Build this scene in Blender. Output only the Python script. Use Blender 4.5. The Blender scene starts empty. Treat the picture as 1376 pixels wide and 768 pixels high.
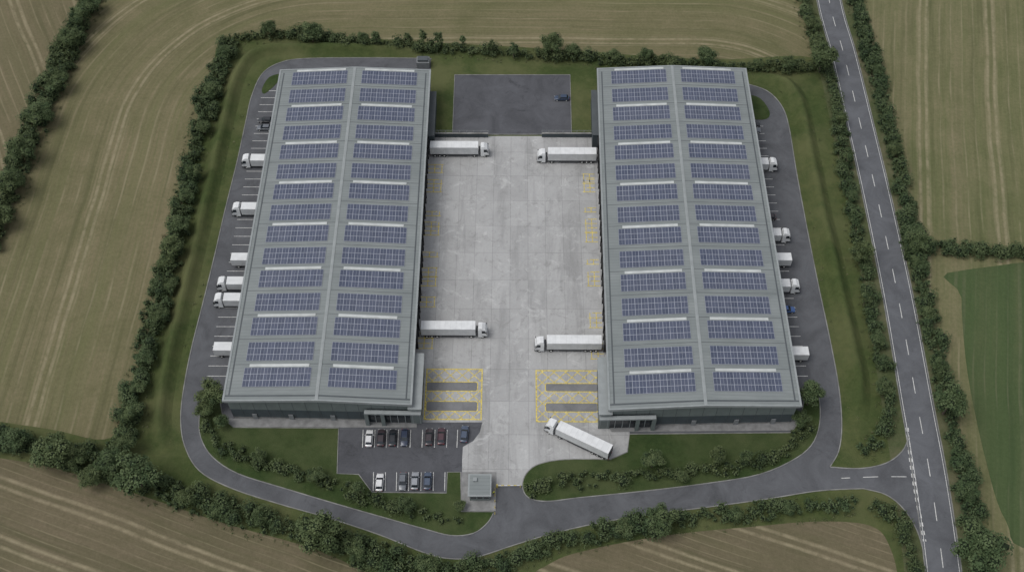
import bpy, bmesh, math, random
import numpy as np
from mathutils import Vector
random.seed(7); np.random.seed(7)
rng=np.random.default_rng(7)
scene=bpy.context.scene
COL=scene.collection

# ---------------------------------------------------------------- camera / survey
H=230.0; F=1478.0; PITCH=math.radians(36.0); YAW=math.radians(0.27)
def P(u,v,h=0.0):
    """surveyed aerial-plan point -> metres on the site (x east, y north) at height h"""
    x=(u-688)/F; y=-(v-384)/F
    yy=y*math.cos(PITCH)+math.sin(PITCH); zz=y*math.sin(PITCH)-math.cos(PITCH)
    X=x*math.cos(YAW)-yy*math.sin(YAW); Y=x*math.sin(YAW)+yy*math.cos(YAW)
    t=(H-h)/(-zz)
    return (X*t,Y*t)
def PL(pts,h=0.0): return [P(a,b,h) for a,b in pts]

cam=bpy.data.cameras.new("camera"); camo=bpy.data.objects.new("camera",cam); COL.objects.link(camo)
camo.location=(0,0,H); camo.rotation_euler=(PITCH,0,YAW)
cam.sensor_width=36; cam.lens=36*F/1376; cam.clip_end=6000; cam.clip_start=1
scene.camera=camo

# ---------------------------------------------------------------- world
w=bpy.data.worlds.new("World"); scene.world=w; w.use_nodes=True
nt=w.node_tree; nt.nodes.clear()
out=nt.nodes.new("ShaderNodeOutputWorld"); bg=nt.nodes.new("ShaderNodeBackground")
sky=nt.nodes.new("ShaderNodeTexSky"); sky.sky_type='NISHITA'; sky.sun_disc=False
SUN_EL=math.radians(62); SUN_AZ=math.radians(-105)
sky.sun_elevation=SUN_EL; sky.sun_rotation=SUN_AZ; sky.air_density=1.0; sky.dust_density=3.0
hs=nt.nodes.new("ShaderNodeHueSaturation"); hs.inputs['Saturation'].default_value=0.28
nt.links.new(sky.outputs[0],hs.inputs['Color']); nt.links.new(hs.outputs[0],bg.inputs[0])
bg.inputs[1].default_value=0.15
nt.links.new(bg.outputs[0],out.inputs[0])
sd=bpy.data.lights.new("sun","SUN"); sd.energy=0.95; sd.angle=math.radians(35); sd.color=(1,.985,.96)
so=bpy.data.objects.new("sun",sd); COL.objects.link(so)
d=Vector((math.sin(SUN_AZ)*math.cos(SUN_EL),math.cos(SUN_AZ)*math.cos(SUN_EL),math.sin(SUN_EL)))
so.rotation_euler=d.to_track_quat('Z','Y').to_euler(); so.location=(0,100,200)
scene.view_settings.view_transform='Standard'; scene.view_settings.look='None'; scene.view_settings.exposure=0

# ---------------------------------------------------------------- material helpers
class M:
    def __init__(s,name,rough=.85,spec=.3,metal=0):
        s.m=bpy.data.materials.new(name); s.m.use_nodes=True; s.nt=s.m.node_tree
        s.b=s.nt.nodes['Principled BSDF']; s.b.inputs['Roughness'].default_value=rough
        s.b.inputs['Specular IOR Level'].default_value=spec; s.b.inputs['Metallic'].default_value=metal
        s.geo=None
    def n(s,t): return s.nt.nodes.new(t)
    def L(s,a,b): s.nt.links.new(a,b)
    def put(s,x,inp):
        if isinstance(x,(int,float)): inp.default_value=x
        elif isinstance(x,tuple): inp.default_value=x if len(x)==4 or inp.type=='VECTOR' else (*x,1)
        else: s.L(x,inp)
    def pos(s):
        if not s.geo: s.geo=s.n("ShaderNodeNewGeometry")
        return s.geo.outputs['Position']
    def math(s,op,a,b=0.0,c=None,clamp=False):
        k=s.n("ShaderNodeMath"); k.operation=op; k.use_clamp=clamp
        s.put(a,k.inputs[0]); s.put(b,k.inputs[1])
        if c is not None: s.put(c,k.inputs[2])
        return k.outputs[0]
    def vm(s,op,a,b=(0,0,0)):
        k=s.n("ShaderNodeVectorMath"); k.operation=op; s.put(a,k.inputs[0]); s.put(b,k.inputs[1])
        return k.outputs['Value'] if op in('LENGTH','DOT_PRODUCT') else k.outputs[0]
    def comb(s,x,y,z=0.0):
        k=s.n("ShaderNodeCombineXYZ"); s.put(x,k.inputs[0]); s.put(y,k.inputs[1]); s.put(z,k.inputs[2]); return k.outputs[0]
    def noise(s,scale,detail=4,vec=None,rough=.55,dist=0):
        k=s.n("ShaderNodeTexNoise"); k.inputs['Scale'].default_value=scale; k.inputs['Detail'].default_value=detail
        k.inputs['Roughness'].default_value=rough; k.inputs['Distortion'].default_value=dist
        s.L(vec if vec is not None else s.pos(),k.inputs['Vector']); return k.outputs[0]
    def rng(s,v,a,b,c=0.0,d=1.0):
        k=s.n("ShaderNodeMapRange"); s.put(v,k.inputs[0])
        for i,x in enumerate((a,b,c,d)): k.inputs[i+1].default_value=x
        return k.outputs[0]
    def mix(s,f,a,b,mode='MIX'):
        k=s.n("ShaderNodeMix"); k.data_type='RGBA'; k.blend_type=mode
        s.put(f,k.inputs[0]); s.put(a,k.inputs[6]); s.put(b,k.inputs[7]); return k.outputs[2]
    def base(s,c): s.put(c,s.b.inputs['Base Color']); return s
    def bump(s,h,strength=.4,dist=.1):
        k=s.n("ShaderNodeBump"); k.inputs['Strength'].default_value=strength; k.inputs['Distance'].default_value=dist
        s.L(h,k.inputs['Height']); s.L(k.outputs[0],s.b.inputs['Normal'])

def simple(name,c,rough=.6,var=.12,scale=1.2,metal=0,spec=.4):
    m=M(name,rough,spec,metal)
    f=m.rng(m.noise(scale,5),.3,.7)
    m.base(m.mix(f,tuple(x*(1-var) for x in c),tuple(min(1,x*(1+var)) for x in c))); return m.m

def field_mat(name,ca,cb,cc,mode='sdf',ang=0,tram=24.0,off=0.0,greenbias=.5,linec=(.30,.26,.17),linef=.7,dark=(.07,.078,.035)):
    m=M(name,1,.1)
    if mode=='sdf':
        p=m.vm('MULTIPLY',m.vm('SUBTRACT',m.pos(),(0,120,0)),(1,1,0))
        q=m.vm('MAXIMUM',m.vm('SUBTRACT',m.vm('ABSOLUTE',p),(56,106,0)),(0,0,0))
        d=m.vm('LENGTH',q)
        s=m.vm('DOT_PRODUCT',m.pos(),(0.7,0.7,0))
    else:
        a=math.radians(ang)
        d=m.vm('DOT_PRODUCT',m.pos(),(math.cos(a),math.sin(a),0)); s=m.vm('DOT_PRODUCT',m.pos(),(-math.sin(a),math.cos(a),0))
    d=m.math('ADD',d,m.math('MULTIPLY',m.noise(.02,2),3.0))
    d=m.math('ADD',d,off)
    big=m.rng(m.noise(.018,6,rough=.68,dist=.8),.38,.62)
    med=m.rng(m.noise(.11,8,rough=.75),.36,.64)
    st=m.comb(m.math('MULTIPLY',d,1.3),m.math('MULTIPLY',s,.05))
    streak=m.rng(m.noise(1.0,6,st,.75),.38,.62)
    f=m.math('ADD',m.math('MULTIPLY',big,.42),m.math('MULTIPLY',med,.34)); f=m.math('ADD',f,m.math('MULTIPLY',streak,.30)); f=m.math('SUBTRACT',f,greenbias-.42,clamp=True)
    col=m.mix(f,ca,cb)
    sc2=m.comb(m.math('MULTIPLY',d,.16),m.math('MULTIPLY',s,.006))
    band=m.rng(m.noise(1.0,4,sc2,.7),.47,.72)
    col=m.mix(m.math('MULTIPLY',band,m.rng(med,0,1,.3,.75)),col,cc)
    sc3=m.comb(m.math('MULTIPLY',d,.42),m.math('MULTIPLY',s,.012))
    st3=m.rng(m.noise(1.0,3,sc3,.6),.52,.70)
    col=m.mix(m.math('MULTIPLY',st3,.45),col,dark)
    fine=m.noise(1.1,9,rough=.82)
    col=m.mix(m.rng(fine,.35,.65,.0,.42),col,tuple(x*.55 for x in ca))
    fr=m.math('FRACT',m.math('DIVIDE',d,tram)); e=m.math('MULTIPLY',m.math('ABSOLUTE',m.math('SUBTRACT',fr,.5)),tram)
    l=m.rng(m.math('ABSOLUTE',m.math('SUBTRACT',e,1.0)),.2,.6,1,0)
    l=m.math('MULTIPLY',l,m.rng(m.noise(.25,6,None,.8),.35,.60,.1,1))
    col=m.mix(m.math('MULTIPLY',l,linef),col,linec)
    fr2=m.math('FRACT',m.math('DIVIDE',d,tram/6)); e2=m.math('ABSOLUTE',m.math('SUBTRACT',fr2,.5))
    l2=m.math('MULTIPLY',m.rng(e2,.02,.10,1,0),m.rng(m.noise(.04,5,rough=.7),.42,.62,0,.45))
    col=m.mix(l2,col,linec)
    m.base(col); m.bump(fine,.5,.25); return m.m

def grass_mat(name,ca,cb,cc,sc=.12):
    m=M(name,1,.1)
    a=m.rng(m.noise(sc,8,rough=.72,dist=.5),.37,.63); b=m.rng(m.noise(.9,8,rough=.8),.35,.65); c=m.rng(m.noise(.05,6,rough=.7),.42,.62)
    col=m.mix(a,ca,cb); col=m.mix(m.math('MULTIPLY',b,.5),col,tuple(x*.5 for x in ca)); col=m.mix(m.math('MULTIPLY',c,.7),col,cc)
    m.base(col); m.bump(m.noise(3,6,rough=.8),.6,.2); return m.m

def asphalt_mat(name,c,patch=.5,stain=.35):
    m=M(name,.9,.25)
    a=m.rng(m.noise(.12,8,rough=.7,dist=.8),.36,.64); b=m.rng(m.noise(2.5,6,rough=.8),.35,.65)
    col=m.mix(a,tuple(x*.76 for x in c),tuple(x*1.24 for x in c))
    s=m.rng(m.noise(.16,7,m.vm('ADD',m.pos(),(37,11,0)),.68,1.2),.57,.66)
    col=m.mix(m.math('MULTIPLY',s,stain),col,tuple(x*.42 for x in c))
    col=m.mix(m.math('MULTIPLY',b,.3),col,tuple(x*1.45 for x in c))
    m.base(col); return m.m

def concrete_mat():
    m=M("yard_concrete",.9,.25)
    br=m.n("ShaderNodeTexBrick"); br.offset=0.0; br.squash=1
    for k,v in (('Color1',(.31,.31,.307,1)),('Color2',(.42,.42,.415,1)),('Mortar',(.17,.17,.167,1))): br.inputs[k].default_value=v
    br.inputs['Scale'].default_value=1; br.inputs['Mortar Size'].default_value=.09; br.inputs['Mortar Smooth'].default_value=.5
    br.inputs['Brick Width'].default_value=4.7; br.inputs['Row Height'].default_value=9.0; br.inputs['Bias'].default_value=0
    m.L(m.vm('ADD',m.pos(),(1.3,2.1,0)),br.inputs['Vector'])
    base=m.mix(.6,(.365,.365,.36),br.outputs['Color'])
    a=m.rng(m.noise(.07,9,rough=.74,dist=.6),.40,.60); col=m.mix(m.math('MULTIPLY',a,.6),base,m.mix(.45,base,(.54,.54,.535)))
    p2=m.vm('MULTIPLY',m.pos(),(1,.12,1))
    t=m.rng(m.noise(.22,7,p2,.68,.4),.50,.66); col=m.mix(m.math('MULTIPLY',t,.6),col,(.215,.215,.212))
    s=m.rng(m.noise(.30,9,m.vm('ADD',m.pos(),(90,3,0)),.8,1.2),.53,.66); col=m.mix(m.math('MULTIPLY',s,.55),col,(.19,.188,.18))
    l=m.rng(m.noise(.22,9,m.vm('ADD',m.pos(),(9,55,0)),.8,.8),.54,.66); col=m.mix(m.math('MULTIPLY',l,.6),col,(.60,.60,.59))
    f=m.rng(m.noise(2,8,rough=.8),.35,.65); col=m.mix(m.math('MULTIPLY',f,.28),col,(.25,.25,.245))
    m.base(col); return m.m

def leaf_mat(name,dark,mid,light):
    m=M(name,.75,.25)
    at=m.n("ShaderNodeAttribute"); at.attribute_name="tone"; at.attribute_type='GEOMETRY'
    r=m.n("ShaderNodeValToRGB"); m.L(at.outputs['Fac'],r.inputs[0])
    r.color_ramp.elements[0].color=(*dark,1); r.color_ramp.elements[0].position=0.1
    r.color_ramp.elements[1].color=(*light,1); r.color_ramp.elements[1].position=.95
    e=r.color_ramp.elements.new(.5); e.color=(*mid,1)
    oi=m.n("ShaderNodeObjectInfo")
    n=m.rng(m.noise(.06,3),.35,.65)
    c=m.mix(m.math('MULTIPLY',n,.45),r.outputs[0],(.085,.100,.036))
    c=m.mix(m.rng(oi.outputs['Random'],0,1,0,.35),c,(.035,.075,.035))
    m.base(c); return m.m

def roof_mat():
    m=M("roof_sheet",.6,.25,0)
    x,y=m.n("ShaderNodeSeparateXYZ"),None; m.L(m.pos(),x.inputs[0])
    fr=m.math('FRACT',m.math('DIVIDE',x.outputs[1],.9)); e=m.math('ABSOLUTE',m.math('SUBTRACT',fr,.5))
    l=m.rng(e,.05,.14,1,0)
    a=m.rng(m.noise(.15,7,m.vm('MULTIPLY',m.pos(),(.35,1,1)),.7),.34,.66)
    col=m.mix(a,(.180,.200,.199),(.232,.253,.250))
    col=m.mix(m.math('MULTIPLY',l,.28),col,(.11,.125,.125))
    s=m.rng(m.noise(.5,7,m.vm('MULTIPLY',m.pos(),(.12,1,1)),.75),.5,.72); col=m.mix(m.math('MULTIPLY',s,.4),col,(.125,.138,.135))
    m.base(col); return m.m

def panel_mat():
    m=M("pv_glass",.5,.35)
    at=m.n("ShaderNodeAttribute"); at.attribute_name="tone"
    n=m.rng(m.noise(.12,4),.3,.7)
    col=m.mix(at.outputs['Fac'],(.048,.060,.098),(.084,.098,.148)); col=m.mix(m.math('MULTIPLY',n,.4),col,(.10,.108,.14))
    m.base(col); return m.m

MT={}
MT['field']=field_mat("field_soil_crop",(.115,.118,.055),(.222,.188,.114),(.125,.142,.058),greenbias=.38)
MT['field2']=field_mat("field_straw",(.120,.112,.06),(.205,.17,.108),(.135,.135,.07),'lin',28,18,greenbias=.38)
MT['field3']=field_mat("field_pasture",(.105,.122,.052),(.205,.188,.104),(.225,.19,.118),'lin',-12,20,greenbias=.40)
MT['field4']=field_mat("field_green_crop",(.062,.092,.038),(.084,.114,.050),(.115,.120,.062),'lin',-14,16,greenbias=.5,linec=(.13,.135,.08),linef=.45,dark=(.045,.07,.03))
MT['field5']=field_mat("field_stubble",(.115,.105,.060),(.195,.158,.106),(.135,.13,.068),'lin',70,12,greenbias=.40)
MT['grass']=grass_mat("rough_grass",(.052,.076,.026),(.084,.104,.038),(.118,.122,.056))
MT['lawn']=grass_mat("lawn_grass",(.038,.062,.021),(.057,.082,.029),(.076,.090,.040),.2)
MT['verge']=grass_mat("verge_grass",(.070,.090,.038),(.10,.114,.056),(.15,.135,.085),.3)
MT['asphalt']=asphalt_mat("asphalt_perimeter",(.092,.095,.102))
MT['asphalt2']=asphalt_mat("asphalt_lorry_park",(.078,.080,.088),stain=.65)
MT['asphalt3']=asphalt_mat("asphalt_bay",(.17,.172,.176),stain=.3)
MT['road']=asphalt_mat("asphalt_highway",(.102,.106,.115),stain=.25)
MT['concrete']=concrete_mat()
MT['kerb']=simple("kerb_concrete",(.20,.20,.19),.85,.35,.4)
MT['paving']=simple("paving_slab",(.22,.22,.216),.85,.25,.6)
MT['white']=simple("road_paint_white",(.56,.56,.54),.7,.35,3)
MT['yellow']=simple("road_paint_yellow",(.56,.45,.11),.7,.45,2.0)
MT['roof']=roof_mat(); MT['pv']=panel_mat()
MT['pvframe']=simple("pv_frame_aluminium",(.36,.38,.43),.6,.08,1,.0,.2)
MT['rooflight']=simple("grp_rooflight",(.46,.48,.47),.6,.15,.4)
MT['trim']=simple("metal_trim_light",(.27,.29,.29),.55,.1,.5,.0,.25)
MT['trimdark']=simple("metal_trim_dark",(.085,.095,.10),.55,.1,.5,.0,.25)
MT['clad']=simple("cladding_grey_green",(.15,.175,.170),.55,.1,.4,0,.25)
MT['clad2']=simple("cladding_slate",(.060,.075,.082),.55,.1,.4,0,.25)
MT['glass']=simple("window_glass",(.018,.024,.030),.12,.2,.5,0,.6)
MT['blackrub']=simple("black_rubber",(.018,.018,.019),.8)
MT['door']=simple("dock_door_grey",(.19,.20,.205),.5)
MT['vwhite']=simple("vehicle_white",(.66,.67,.67),.4,.08,.7)
MT['vside']=simple("trailer_side_white",(.54,.55,.55),.45,.1,.7)
MT['vgrey']=simple("chassis_grey",(.06,.062,.066),.6)
MT['tyre']=simple("tyre_rubber",(.02,.02,.021),.85)
MT['lampr']=simple("lamp_red",(.30,.02,.02),.3)
MT['lampw']=simple("lamp_clear",(.6,.6,.58),.2)
MT['bark']=simple("bark",(.075,.060,.045),.9,.3,3)
MT['leaf']=leaf_mat("hedge_leaves",(.022,.040,.016),(.052,.080,.032),(.110,.140,.062))
MT['leaf2']=leaf_mat("tree_leaves",(.024,.044,.017),(.058,.090,.036),(.130,.165,.072))
MT['tuft']=leaf_mat("tuft_blades",(.050,.068,.026),(.085,.100,.042),(.150,.150,.080))
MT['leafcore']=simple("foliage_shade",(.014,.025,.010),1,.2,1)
MT['hivis']=simple("hivis_yellow",(.62,.66,.06),.7)
MT['skin']=simple("skin",(.42,.27,.20),.6); MT['navy']=simple("navy_cloth",(.02,.025,.05),.9)

# ---------------------------------------------------------------- geometry helpers
def smooth(pts,closed=False,n=6):
    out=[];N=len(pts)
    rngi=range(N) if closed else range(N-1)
    for i in rngi:
        if closed: p0,p1,p2,p3=[pts[(i+k)%N] for k in(-1,0,1,2)]
        else: p0,p1,p2,p3=pts[max(i-1,0)],pts[i],pts[i+1],pts[min(i+2,N-1)]
        for j in range(n):
            t=j/n
            out.append(tuple(.5*((2*p1[k])+(-p0[k]+p2[k])*t+(2*p0[k]-5*p1[k]+4*p2[k]-p3[k])*t*t+(-p0[k]+3*p1[k]-3*p2[k]+p3[k])*t**3) for k in(0,1)))
    if not closed: out.append(pts[-1])
    return out
def link(name,me,mats=(),parent=None):
    o=bpy.data.objects.new(name,me); COL.objects.link(o)
    for m in mats: me.materials.append(m)
    if parent: o.parent=parent
    return o
def sheet(name,poly,z,mat,thick=0,parent=None):
    bm=bmesh.new(); vs=[bm.verts.new((x,y,z)) for x,y in poly]
    f=bm.faces.new(vs); f.normal_update()
    if f.normal.z<0: f.normal_flip()
    if thick:
        lo=[bm.verts.new((x,y,z-thick)) for x,y in poly]; n=len(vs)
        for i in range(n): bm.faces.new((vs[i],vs[(i+1)%n],lo[(i+1)%n],lo[i]))
    bmesh.ops.triangulate(bm,faces=[f])
    me=bpy.data.meshes.new(name); bm.to_mesh(me); bm.free()
    return link(name,me,[mat],parent)
def resample(poly,step):
    out=[poly[0]];acc=0
    for a,b in zip(poly[:-1],poly[1:]):
        L=math.dist(a,b)
        if L<1e-6: continue
        pos=step-acc
        while pos<=L:
            t=pos/L; out.append((a[0]+(b[0]-a[0])*t,a[1]+(b[1]-a[1])*t)); pos+=step
        acc=L-(pos-step)
    return out
def normals(poly,closed=False):
    N=len(poly);r=[]
    for i in range(N):
        a=poly[(i-1)%N] if closed or i>0 else poly[i]; b=poly[(i+1)%N] if closed or i<N-1 else poly[i]
        dx,dy=b[0]-a[0],b[1]-a[1]; l=math.hypot(dx,dy) or 1; r.append((-dy/l,dx/l))
    return r
def inside(pt,poly):
    x,y=pt;c=False;j=len(poly)-1
    for i in range(len(poly)):
        xi,yi=poly[i];xj,yj=poly[j]
        if (yi>y)!=(yj>y) and x<(xj-xi)*(y-yi)/(yj-yi)+xi: c=not c
        j=i
    return c
class Mesh:
    def __init__(s): s.v=[];s.f=[];s.m=[]
    def face(s,pts,mi=0):
        b=len(s.v); s.v+=pts; s.f.append(tuple(range(b,b+len(pts)))); s.m.append(mi)
    def box(s,x0,x1,y0,y1,z0,z1,mi=0,tx0=0,tx1=0,ty=0):
        b=len(s.v)
        s.v+=[(x0,y0,z0),(x1,y0,z0),(x1,y1,z0),(x0,y1,z0),(x0+tx0,y0+ty,z1),(x1-tx1,y0+ty,z1),(x1-tx1,y1-ty,z1),(x0+tx0,y1-ty,z1)]
        for q in((0,3,2,1),(4,5,6,7),(0,1,5,4),(1,2,6,5),(2,3,7,6),(3,0,4,7)): s.f.append(tuple(b+i for i in q)); s.m.append(mi)
    def cyl(s,cx,cy,cz,r,wd,mi=0,n=14):
        b=len(s.v)
        for sy in(-wd/2,wd/2):
            for i in range(n):
                a=2*math.pi*i/n; s.v.append((cx+r*math.cos(a),cy+sy,cz+r*math.sin(a)))
        for i in range(n):
            j=(i+1)%n; s.f.append((b+i,b+j,b+n+j,b+n+i)); s.m.append(mi)
        s.f.append(tuple(b+i for i in range(n))); s.m.append(mi); s.f.append(tuple(b+n+i for i in reversed(range(n)))); s.m.append(mi)
    def line(s,a,b,wd,z,mi=0):
        dx,dy=b[0]-a[0],b[1]-a[1]; l=math.hypot(dx,dy)
        if l<1e-5: return
        nx,ny=-dy/l*wd/2,dx/l*wd/2
        s.face([(a[0]-nx,a[1]-ny,z),(b[0]-nx,b[1]-ny,z),(b[0]+nx,b[1]+ny,z),(a[0]+nx,a[1]+ny,z)],mi)
    def mesh(s,name,mats):
        me=bpy.data.meshes.new(name); me.from_pydata(s.v,[],s.f)
        for m in mats: me.materials.append(m)
        me.polygons.foreach_set('material_index',s.m); me.update(); return me
    def obj(s,name,mats,parent=None,bevel=0):
        o=bpy.data.objects.new(name,s.mesh(name,mats)); COL.objects.link(o)
        if parent: o.parent=parent
        if bevel:
            md=o.modifiers.new("bevel","BEVEL"); md.width=bevel; md.segments=2; md.limit_method='ANGLE'
        return o
def ribbon(name,poly,wd,z,mat,h=0,closed=False,parent=None,off=0):
    nm=normals(poly,closed); k=Mesh(); N=len(poly); wl=wd/2
    seg=range(N) if closed else range(N-1)
    def q(i,o,zz): return (poly[i][0]+nm[i][0]*o,poly[i][1]+nm[i][1]*o,zz)
    for i in seg:
        j=(i+1)%N
        k.face([q(i,off-wl,z+h),q(j,off-wl,z+h),q(j,off+wl,z+h),q(i,off+wl,z+h)])
        if h:
            k.face([q(i,off+wl,z+h),q(j,off+wl,z+h),q(j,off+wl,z),q(i,off+wl,z)])
            k.face([q(j,off-wl,z+h),q(i,off-wl,z+h),q(i,off-wl,z),q(j,off-wl,z)])
    return k.obj(name,[mat],parent)
def dashes(name,poly,wd,z,mat,dash,gap,off=0):
    p=resample(poly,.5); nm=normals(p); k=Mesh(); per=dash+gap; 
    for i in range(len(p)-1):
        if (i*.5)%per<dash:
            a=(p[i][0]+nm[i][0]*off,p[i][1]+nm[i][1]*off); b=(p[i+1][0]+nm[i+1][0]*off,p[i+1][1]+nm[i+1][1]*off)
            k.line(a,b,wd,z)
    return k.obj(name,[mat])
def empty(name,loc=(0,0,0),rot=0):
    o=bpy.data.objects.new(name,None); o.location=loc; o.rotation_euler=(0,0,rot); COL.objects.link(o); o.empty_display_size=1; return o

# ---------------------------------------------------------------- ground & fields
sheet("ground",[(-2500,-1500),(2500,-1500),(2500,3500),(-2500,3500)],0,MT['field'])
sheet("field",PL([(122,-60),(95,60),(62,130),(30,205),(8,270),(-25,350),(-400,350),(-400,-60)]),.008,MT['field2'])
sheet("field",PL([(1148,-60),(1165,60),(1195,190),(1222,300),(1236,330),(1300,338),(1700,345),(1700,-60)]),.008,MT['field3'])
sheet("field",PL([(1236,342),(1262,470),(1300,640),(1330,900),(1800,900),(1800,350)]),.008,MT['field3'])
sheet("field",smooth(PL([(1300,362),(1292,400),(1300,500),(1325,620),(1352,700),(1400,740),(1700,740),(1700,358)]),True,5),.014,MT['field4'])
sheet("field",PL([(-400,560),(0,612),(120,640),(220,672),(330,705),(430,735),(520,765),(560,800),(560,1000),(-400,1000)]),.008,MT['field5'])
sheet("field",smooth(PL([(700,800),(740,756),(800,736),(900,718),(1000,708),(1100,700),(1170,706),(1196,735),(1210,800),(1230,1000),(650,1000)]),True,5),.024,MT['field5'])
site=smooth(PL([(303,52),(400,47),(560,56),(740,66),(950,80),(1095,78),(1122,130),(1136,220),(1152,320),(1172,420),(1195,520),(1222,620),(1245,720),(1262,830),(1100,850),(700,850),(560,800),(430,740),(300,702),(180,662),(60,625),(-80,600),(-80,560),(60,575),(140,590),(165,560),(190,480),(215,395),(238,310),(262,190),(285,100)]),True,5)
sheet("site_grass",site,.016,MT['grass'])

# main road
rc=PL([(1096,-120),(1114,0),(1133,70),(1152,150),(1178,262),(1207,400),(1232,540),(1250,640),(1268,768),(1290,960)])
rc=smooth(rc,False,10)
ribbon("road_verge",rc,17,.020,MT['verge'])
ribbon("road",rc,7.6,.034,MT['road'])
dashes("road_centre_line",rc,.17,.044,MT['white'],4.5,6.5)
for o in(3.45,-3.45): dashes("road_edge_line",rc,.13,.044,MT['white'],3000,0,o)
for o in(3.95,-3.95): ribbon("road_kerb",rc,.22,.012,MT['kerb'],.05,off=o)

# apron (perimeter road)
outer=[(580,79),(500,78),(410,79),(375,85),(352,100),(338,130),(330,165),(318,220),(303,280),(288,345),(272,410),(258,465),(248,515),(243,560),(248,598),(268,632),(310,655),(370,675),(440,695),(510,718),(570,742),(605,750),(640,748),(690,732),(740,717),(800,703),(870,691),(950,681),(1030,670),(1100,659),(1160,656)]
east=[(1115,627),(1127,605),(1131,570),(1127,520),(1115,455),(1100,385),(1085,310),(1070,230),(1060,170),(1050,142),(1030,122),(1000,112)]
o_s=smooth(PL(outer),False,5); e_s=smooth(PL(east),False,5)
jn_lo=smooth(PL([(1160,656),(1190,664),(1213,682),(1232,712),(1242,745)]),False,5)
jn_up=smooth(PL([(1222,585),(1212,606),(1190,622),(1155,629),(1115,627)]),False,5)
apron=o_s+jn_lo[1:]+[P(1258,740),P(1236,588)]+jn_up+e_s[1:]+PL([(960,112),(800,112),(800,186),(578,186)])
sheet("perimeter_road",apron,.028,MT['asphalt'])
for pl in(o_s,jn_lo,jn_up,e_s): ribbon("road_kerb",pl,.24,.01,MT['kerb'],.12)
gw=smooth(PL([(1217,574),(1223,625),(1232,680),(1241,728)]),False,5)
dashes("give_way_marking",gw,.2,.046,MT['white'],1.0,1.0); dashes("give_way_marking",gw,.2,.046,MT['white'],1.0,1.0,.55)
dashes("access_road_centre_line",smooth(PL([(1218,640),(1180,640),(1130,642)]),False,5),.16,.046,MT['white'],3.5,3)

# lawns (raised behind kerbs)
A_st=[(300,562),(314,574),(455,575),(453,636),(482,637),(500,661),(600,662),(601,634),(619,634),(620,687),(664,687)]
A_cv=[(664,687),(655,702),(636,716),(606,719),(570,710),(520,696),(450,676),(380,655),(320,636),(286,614),(270,588),(268,560),(276,532),(292,518)]
B_st=[(820,617),(843,607),(846,583),(1062,581),(1076,560),(1084,520)]
B_cv=[(1084,520),(1098,525),(1102,560),(1094,592),(1070,615),(1020,637),(950,649),(860,660),(780,668),(735,673),(710,668),(702,652),(708,635),(725,623),(760,617),(820,617)]
LAWNS=[]
for st_,cv_ in((A_st,A_cv),(B_st,B_cv)):
    p=PL(st_)+smooth(PL(cv_),False,4)[1:]
    if math.dist(p[0],p[-1])<.01: p=p[:-1]
    LAWNS.append(p)
    sheet("lawn",p,.12,MT['lawn'],.11); ribbon("lawn_kerb",p,.22,.02,MT['kerb'],.125,True)
sheet("lawn",smooth(PL([(379,100),(372,112),(356,126),(352,120),(362,104)]),True,3),.12,MT['lawn'],.11)
sheet("lawn",PL([(579,80),(611,80),(609,181),(578,181)]),.05,MT['grass'])
sheet("lawn",PL([(766,80),(806,96),(803,181),(768,181)]),.05,MT['grass'])
sheet("lawn",smooth(PL([(1006,130),(1022,133),(1034,150),(1030,160),(1010,158)]),True,3),.12,MT['lawn'],.11)

# concrete yard
yard=PL([(560,183),(815,183),(828,500),(846,578),(846,608),(820,617),(760,617)])+smooth(PL([(760,617),(725,623),(708,635),(701,652)]),False,4)[1:]+PL([(621,655),(621,600),(628,590),(640,580),(648,567),(552,567),(556,480)])
sheet("concrete_yard",yard,.040,MT['concrete'])
sheet("lorry_park",PL([(611,101),(766,101),(768,181),(608,181)]),.058,MT['asphalt2'])
ribbon("lorry_park_kerb",PL([(611,101),(766,101),(768,181),(608,181)]),.28,.02,MT['kerb'],.14,True)
cp=PL([(455,577),(560,577),(560,568),(648,567),(645,580),(636,592),(622,600),(620,633),(600,634),(600,660),(500,660),(482,636),(453,635)])
sheet("car_park",cp,.052,MT['asphalt2'])
bay=Mesh()
for u in (488,504,520,535.5,552,568,584.7,601,615): bay.line(P(u,577),P(u-1.0,601),.14,.062)
for u in (502,518,533,549.3,566,582.5,598): bay.line(P(u,634),P(u-.5,659),.14,.062)
xl0,xl1=-75.2,-69.3; xr0,xr1=65.2,71.5
yN=P(360,122)[1]; yS=P(300,505)[1]
y=yS
while y<yN:
    bay.line((xl0,y),(xl1,y),.14,.040); y+=2.9
yN2=P(1030,165)[1]; yS2=P(1090,505)[1]; y=yS2
while y<yN2:
    bay.line((xr0,y),(xr1,y),.14,.040); y+=2.9
bay.line((xl1,yS),(xl1,yN),.14,.041); bay.line((xr0,yS2),(xr0,yN2),.14,.041)
bay.obj("parking_bay_markings",[MT['white']])
sheet("pavement",PL([(300,562),(314,573),(458,574),(560,574),(560,560)]),.135,MT['paving'],.1)
sheet("pavement",PL([(812,566),(822,580),(1066,578),(1078,560)]),.135,MT['paving'],.1)
sheet("pavement",PL([(620,634),(667,634),(666,686),(620,686)]),.14,MT['paving'],.1)

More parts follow.
